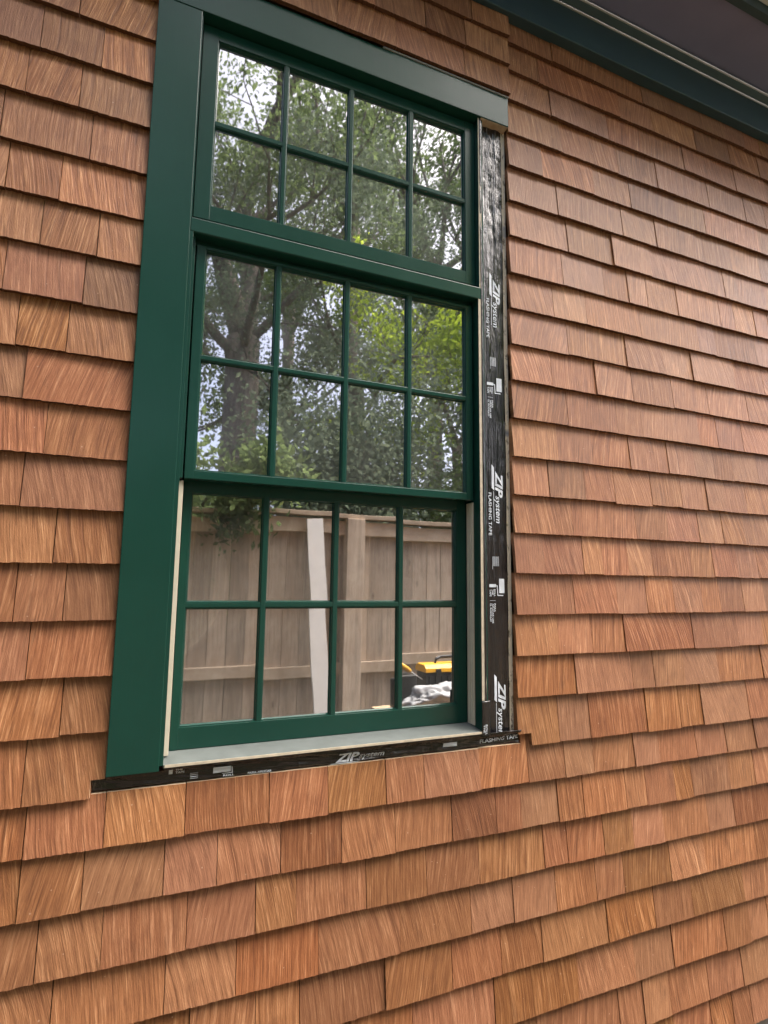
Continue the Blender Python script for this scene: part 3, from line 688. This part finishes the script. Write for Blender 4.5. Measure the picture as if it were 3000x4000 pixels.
MB().tube([(1.66, -1.45, BZ + .235), (1.67, -1.45, BZ + .262), (1.70, -1.45, BZ + .272), (1.84, -1.45, BZ + .272), (1.87, -1.45, BZ + .262), (1.88, -1.45, BZ + .235)], .010, 8).build('handle', M['blackp'], lid, smooth=True)
for lx in (1.63, 1.86): box('latch', M['blackp'], lid, lx, lx + .035, -1.381, -1.372, BZ + .165, BZ + .212, .003)
drv = empty('screwdriver', (1.47, -1.41, BZ), 'yellow handled screwdriver leaning on the black tool case', 'screwdriver')
MB().tube([(1.395, -1.40, BZ + .250), (1.41, -1.40, BZ + .243), (1.46, -1.405, BZ + .212), (1.475, -1.405, BZ + .203)], [.010, .016, .015, .009], 10).build('handle', M['yellow'], drv, smooth=True)
MB().tube([(1.474, -1.405, BZ + .2035), (1.556, -1.41, BZ + .150)], .0035, 6).build('blade', M['gutter'], drv, smooth=True)
stand = box('battery_pack', M['blackp'], None, 1.36, 1.49, -1.46, -1.345, BZ + .001, BZ + .190, .008)
tag(stand, 'black battery pack standing beside the tool case under the yellow screwdriver', 'battery')

# trees
def branch_tree(name, loc, label, trunk_r, fork_z, limbs, leafmat, crown_boxes, nleaf, lsize, seed, droop=0.0, group='trees beyond the fence', trunk_pts=None):
    rr = random.Random(seed); rg = np.random.default_rng(seed)
    t = empty(name, loc, label, 'tree', group)
    mb = MB(); L0 = Vector(loc); top = L0 + Vector((0, 0, fork_z))
    base = [L0 - Vector((0, 0, .15)), L0 + Vector((0, 0, .3)), L0 + Vector((0, 0, fork_z * .5)), top]
    mb.tube(base, [trunk_r * 1.5, trunk_r * 1.15, trunk_r, trunk_r * .92], 14)
    tips = []
    def grow(p, d, ln, r, depth):
        pts = [p]; rad = [r]; q = p.copy(); dd = d.normalized()
        for k in range(4):
            dd = (dd + Vector((rr.uniform(-.22, .22), rr.uniform(-.22, .22), rr.uniform(-.08, .16) - droop * (depth > 0)))).normalized()
            q = q + dd * ln / 4; pts.append(q.copy()); rad.append(r * (1 - .16 * (k + 1)))
        mb.tube(pts, rad, 8 if depth < 2 else 5, False); tips.append((q.copy(), ln)); 
        if depth > 0: tips.append((pts[2].copy(), ln))
        if depth < 3:
            for k in range(3 if depth < 2 else 2):
                b = pts[rr.choice((2, 3, 4))]; nd = (dd + Vector((rr.uniform(-1, 1), rr.uniform(-1, 1), rr.uniform(-.35, .6)))).normalized()
                grow(b, nd, ln * rr.uniform(.55, .75), r * .45, depth + 1)
    for (dx, dy, dz, ln, r, h) in limbs: grow(L0 + Vector((0, 0, fork_z * h)), Vector((dx, dy, dz)), ln, r, 0)
    mb.build('trunk', M['bark'], t, smooth=True)
    # leaves in clumps round the twig tips
    tp = np.array([tuple(p) for p, _ in tips]); tl = np.array([l for _, l in tips])
    idx = rg.integers(0, len(tp), nleaf); cl = tp[idx] + rg.normal(0, 1, (nleaf, 3)) * (0.10 * tl[idx] + .10)[:, None] * np.array([1, 1, .75])
    leaf_object('crown', cl, lsize, leafmat, t, rg, droop)
    return t
def leaf_object(name, cl, lsize, mat, parent, rg, droop=0.0, stretch=1.6):
    n = len(cl); a = rg.normal(0, 1, (n, 3)); a[:, 2] -= droop * 4; a /= np.linalg.norm(a, axis=1)[:, None]
    b = np.cross(a, rg.normal(0, 1, (n, 3))); b /= np.linalg.norm(b, axis=1)[:, None]
    s = lsize * rg.uniform(.6, 1.3, n)[:, None]
    v = np.stack([cl - a * s * stretch / 2, cl + b * s * .42, cl + a * s * stretch / 2, cl - b * s * .42], 1).reshape(-1, 3).astype(np.float32)
    me = bpy.data.meshes.new(name); me.vertices.add(4 * n); me.vertices.foreach_set('co', v.ravel())
    me.loops.add(4 * n); me.loops.foreach_set('vertex_index', np.arange(4 * n, dtype=np.int32))
    me.polygons.add(n); me.polygons.foreach_set('loop_start', np.arange(0, 4 * n, 4, dtype=np.int32)); me.polygons.foreach_set('loop_total', np.full(n, 4, np.int32))
    me.update(calc_edges=True); me.materials.append(mat)
    setattr3(me, 'rnd', np.repeat(rg.random((n, 3)), 4, axis=0))
    return link(bpy.data.objects.new(name, me), parent)

branch_tree('forked_tree', (1.22, -7.45, GROUND), 'big grey forked trunk reflected in the left panes of the upper sash', .29, 5.6,
            [(-.25, .1, 1, 3.6, .20, 1), (.28, -.15, 1, 3.8, .21, 1), (-1, .15, .38, 2.6, .10, .93), (.9, .4, .7, 2.4, .09, .98), (.1, 1, .5, 2.2, .08, .95), (0, -1, .6, 2.4, .09, .97)], M['leaf_mid'], None, 22000, .048, 3)
branch_tree('drooping_hemlock', (3.35, -8.1, GROUND), 'grey green hemlock with drooping sprays, reflected in the middle panes', .16, 8.5,
            [(1, .2, .1, 2.6, .05, .42), (-1, .3, .1, 2.3, .05, .47), (.2, 1, .1, 2.3, .05, .52), (-.3, -1, .1, 2.3, .05, .55), (.8, .7, .15, 2.2, .05, .62), (-.8, .6, .15, 2.1, .05, .68), (.6, -.8, .2, 2.0, .05, .74), (-.5, .9, .2, 1.9, .04, .80), (.9, .1, .3, 1.7, .04, .86), (-.9, -.1, .3, 1.6, .04, .92), (.1, .1, 1, 1.8, .05, 1)], M['leaf_grey'], None, 45000, .038, 8, droop=.10)
branch_tree('lime_green_maple', (4.55, -6.3, GROUND), 'bright yellow green maple reflected in the right column of the upper sash', .09, 3.9,
            [(-.6, .4, .7, 1.5, .05, 1), (.6, .3, .7, 1.6, .05, 1), (.1, -.5, .7, 1.4, .05, .95), (0, .9, .4, 1.4, .05, .88), (-.9, 0, .2, 1.3, .04, .85), (.9, .1, .2, 1.5, .04, .85)], M['leaf_lime'], None, 15000, .060, 13)
for i, (x, y, h, sd, mt, lb) in enumerate([(-1.9, -11.5, 5.0, 21, 'leaf_dark', 'dark leafy tree far left behind the forked trunk'), (3.4, -13.8, 9.6, 22, 'leaf_mid', 'mid green leafy tree standing far behind the hemlock'),
                                       (8.9, -12.6, 9.8, 23, 'leaf_dark', 'dark leafy tree standing behind the lime green maple'), (10.2, -9.0, 4.8, 24, 'leaf_mid', 'mid green leafy tree to the right of the maple'), (6.4, -10.6, 9.6, 25, 'leaf_dark', 'tall dark leafy tree rising above the lime green maple')]):
    branch_tree('broadleaf_tree', (x, y, GROUND), lb, .18, h, [(-.7, .3, .8, 3.0, .10, 1), (.7, .2, .8, 3.0, .10, 1), (.1, .8, .7, 2.7, .09, .9), (0, -.8, .6, 2.7, .09, .85), (-.9, -.2, .3, 2.6, .08, .7), (.9, -.1, .3, 2.6, .08, .65), (0, .1, 1, 3.2, .10, 1), (-.3, .9, .2, 2.2, .07, .55)], M[mt], None, 23000, .080, sd)
# understorey shrubs behind the fence, plus an added unseen evergreen shading the wall
for i, (x, y, r, h, mt, lb) in enumerate([(.35, -3.55, .55, 2.5, 'leaf_mid', 'leafy shrub leaning over the fence at the left'), (2.2, -4.9, 1.3, 4.0, 'leaf_grey', 'grey green shrub behind the fence beside the plank'),
                                       (4.4, -5.2, 1.4, 3.5, 'leaf_dark', 'dark shrub behind the fence near the post'), (6.6, -5.4, 1.4, 3.5, 'leaf_mid', 'mid green shrub behind the right end of the fence'), (-1.6, -5.2, 1.3, 3.9, 'leaf_dark', 'dark shrub behind the left end of the fence'), (-1.75, -1.35, .75, 4.3, 'leaf_dark', 'added unseen tall evergreen shrub near the wall, shading its left side')]):
    rg = np.random.default_rng(60 + i); t = empty('shrub', (x, y, GROUND), lb, 'shrub', 'shrubs behind the fence')
    mb = MB(); rr = random.Random(70 + i); tips = []
    for k in range(9):
        a = k * .7 + rr.random(); p = Vector((x, y, GROUND)); q = p + Vector((math.cos(a) * r * rr.uniform(.3, .9), math.sin(a) * r * rr.uniform(.3, .9), h * rr.uniform(.55, 1.0)))
        mb.tube([p, p.lerp(q, .5) + Vector((0, 0, .15 * h)), q], [.022, .015, .006], 6, False); tips += [q, p.lerp(q, .75) + Vector((0, 0, .08 * h)), p.lerp(q, .5) + Vector((0, 0, .12 * h))]
    if i == 0:
        for k in range(5):
            p = Vector((.35, y, .5)); q = Vector((rr.uniform(.05, 1.0), rr.uniform(-2.9, -2.6), rr.uniform(.50, .85)))
            mb.tube([p, p.lerp(q, .6) + Vector((0, 0, .25)), q], [.012, .008, .004], 5, False); tips += [q, q]
    mb.build('stem', M['bark'], t)
    tp = np.array([tuple(q) for q in tips]); n = 34000 if i else 9000; cl = tp[rg.integers(0, len(tp), n)] + rg.normal(0, 1, (n, 3)) * r * (.30 if i else .22)
    leaf_object('foliage', cl, .044, M[mt], t, rg)
print('objects', len(bpy.data.objects))
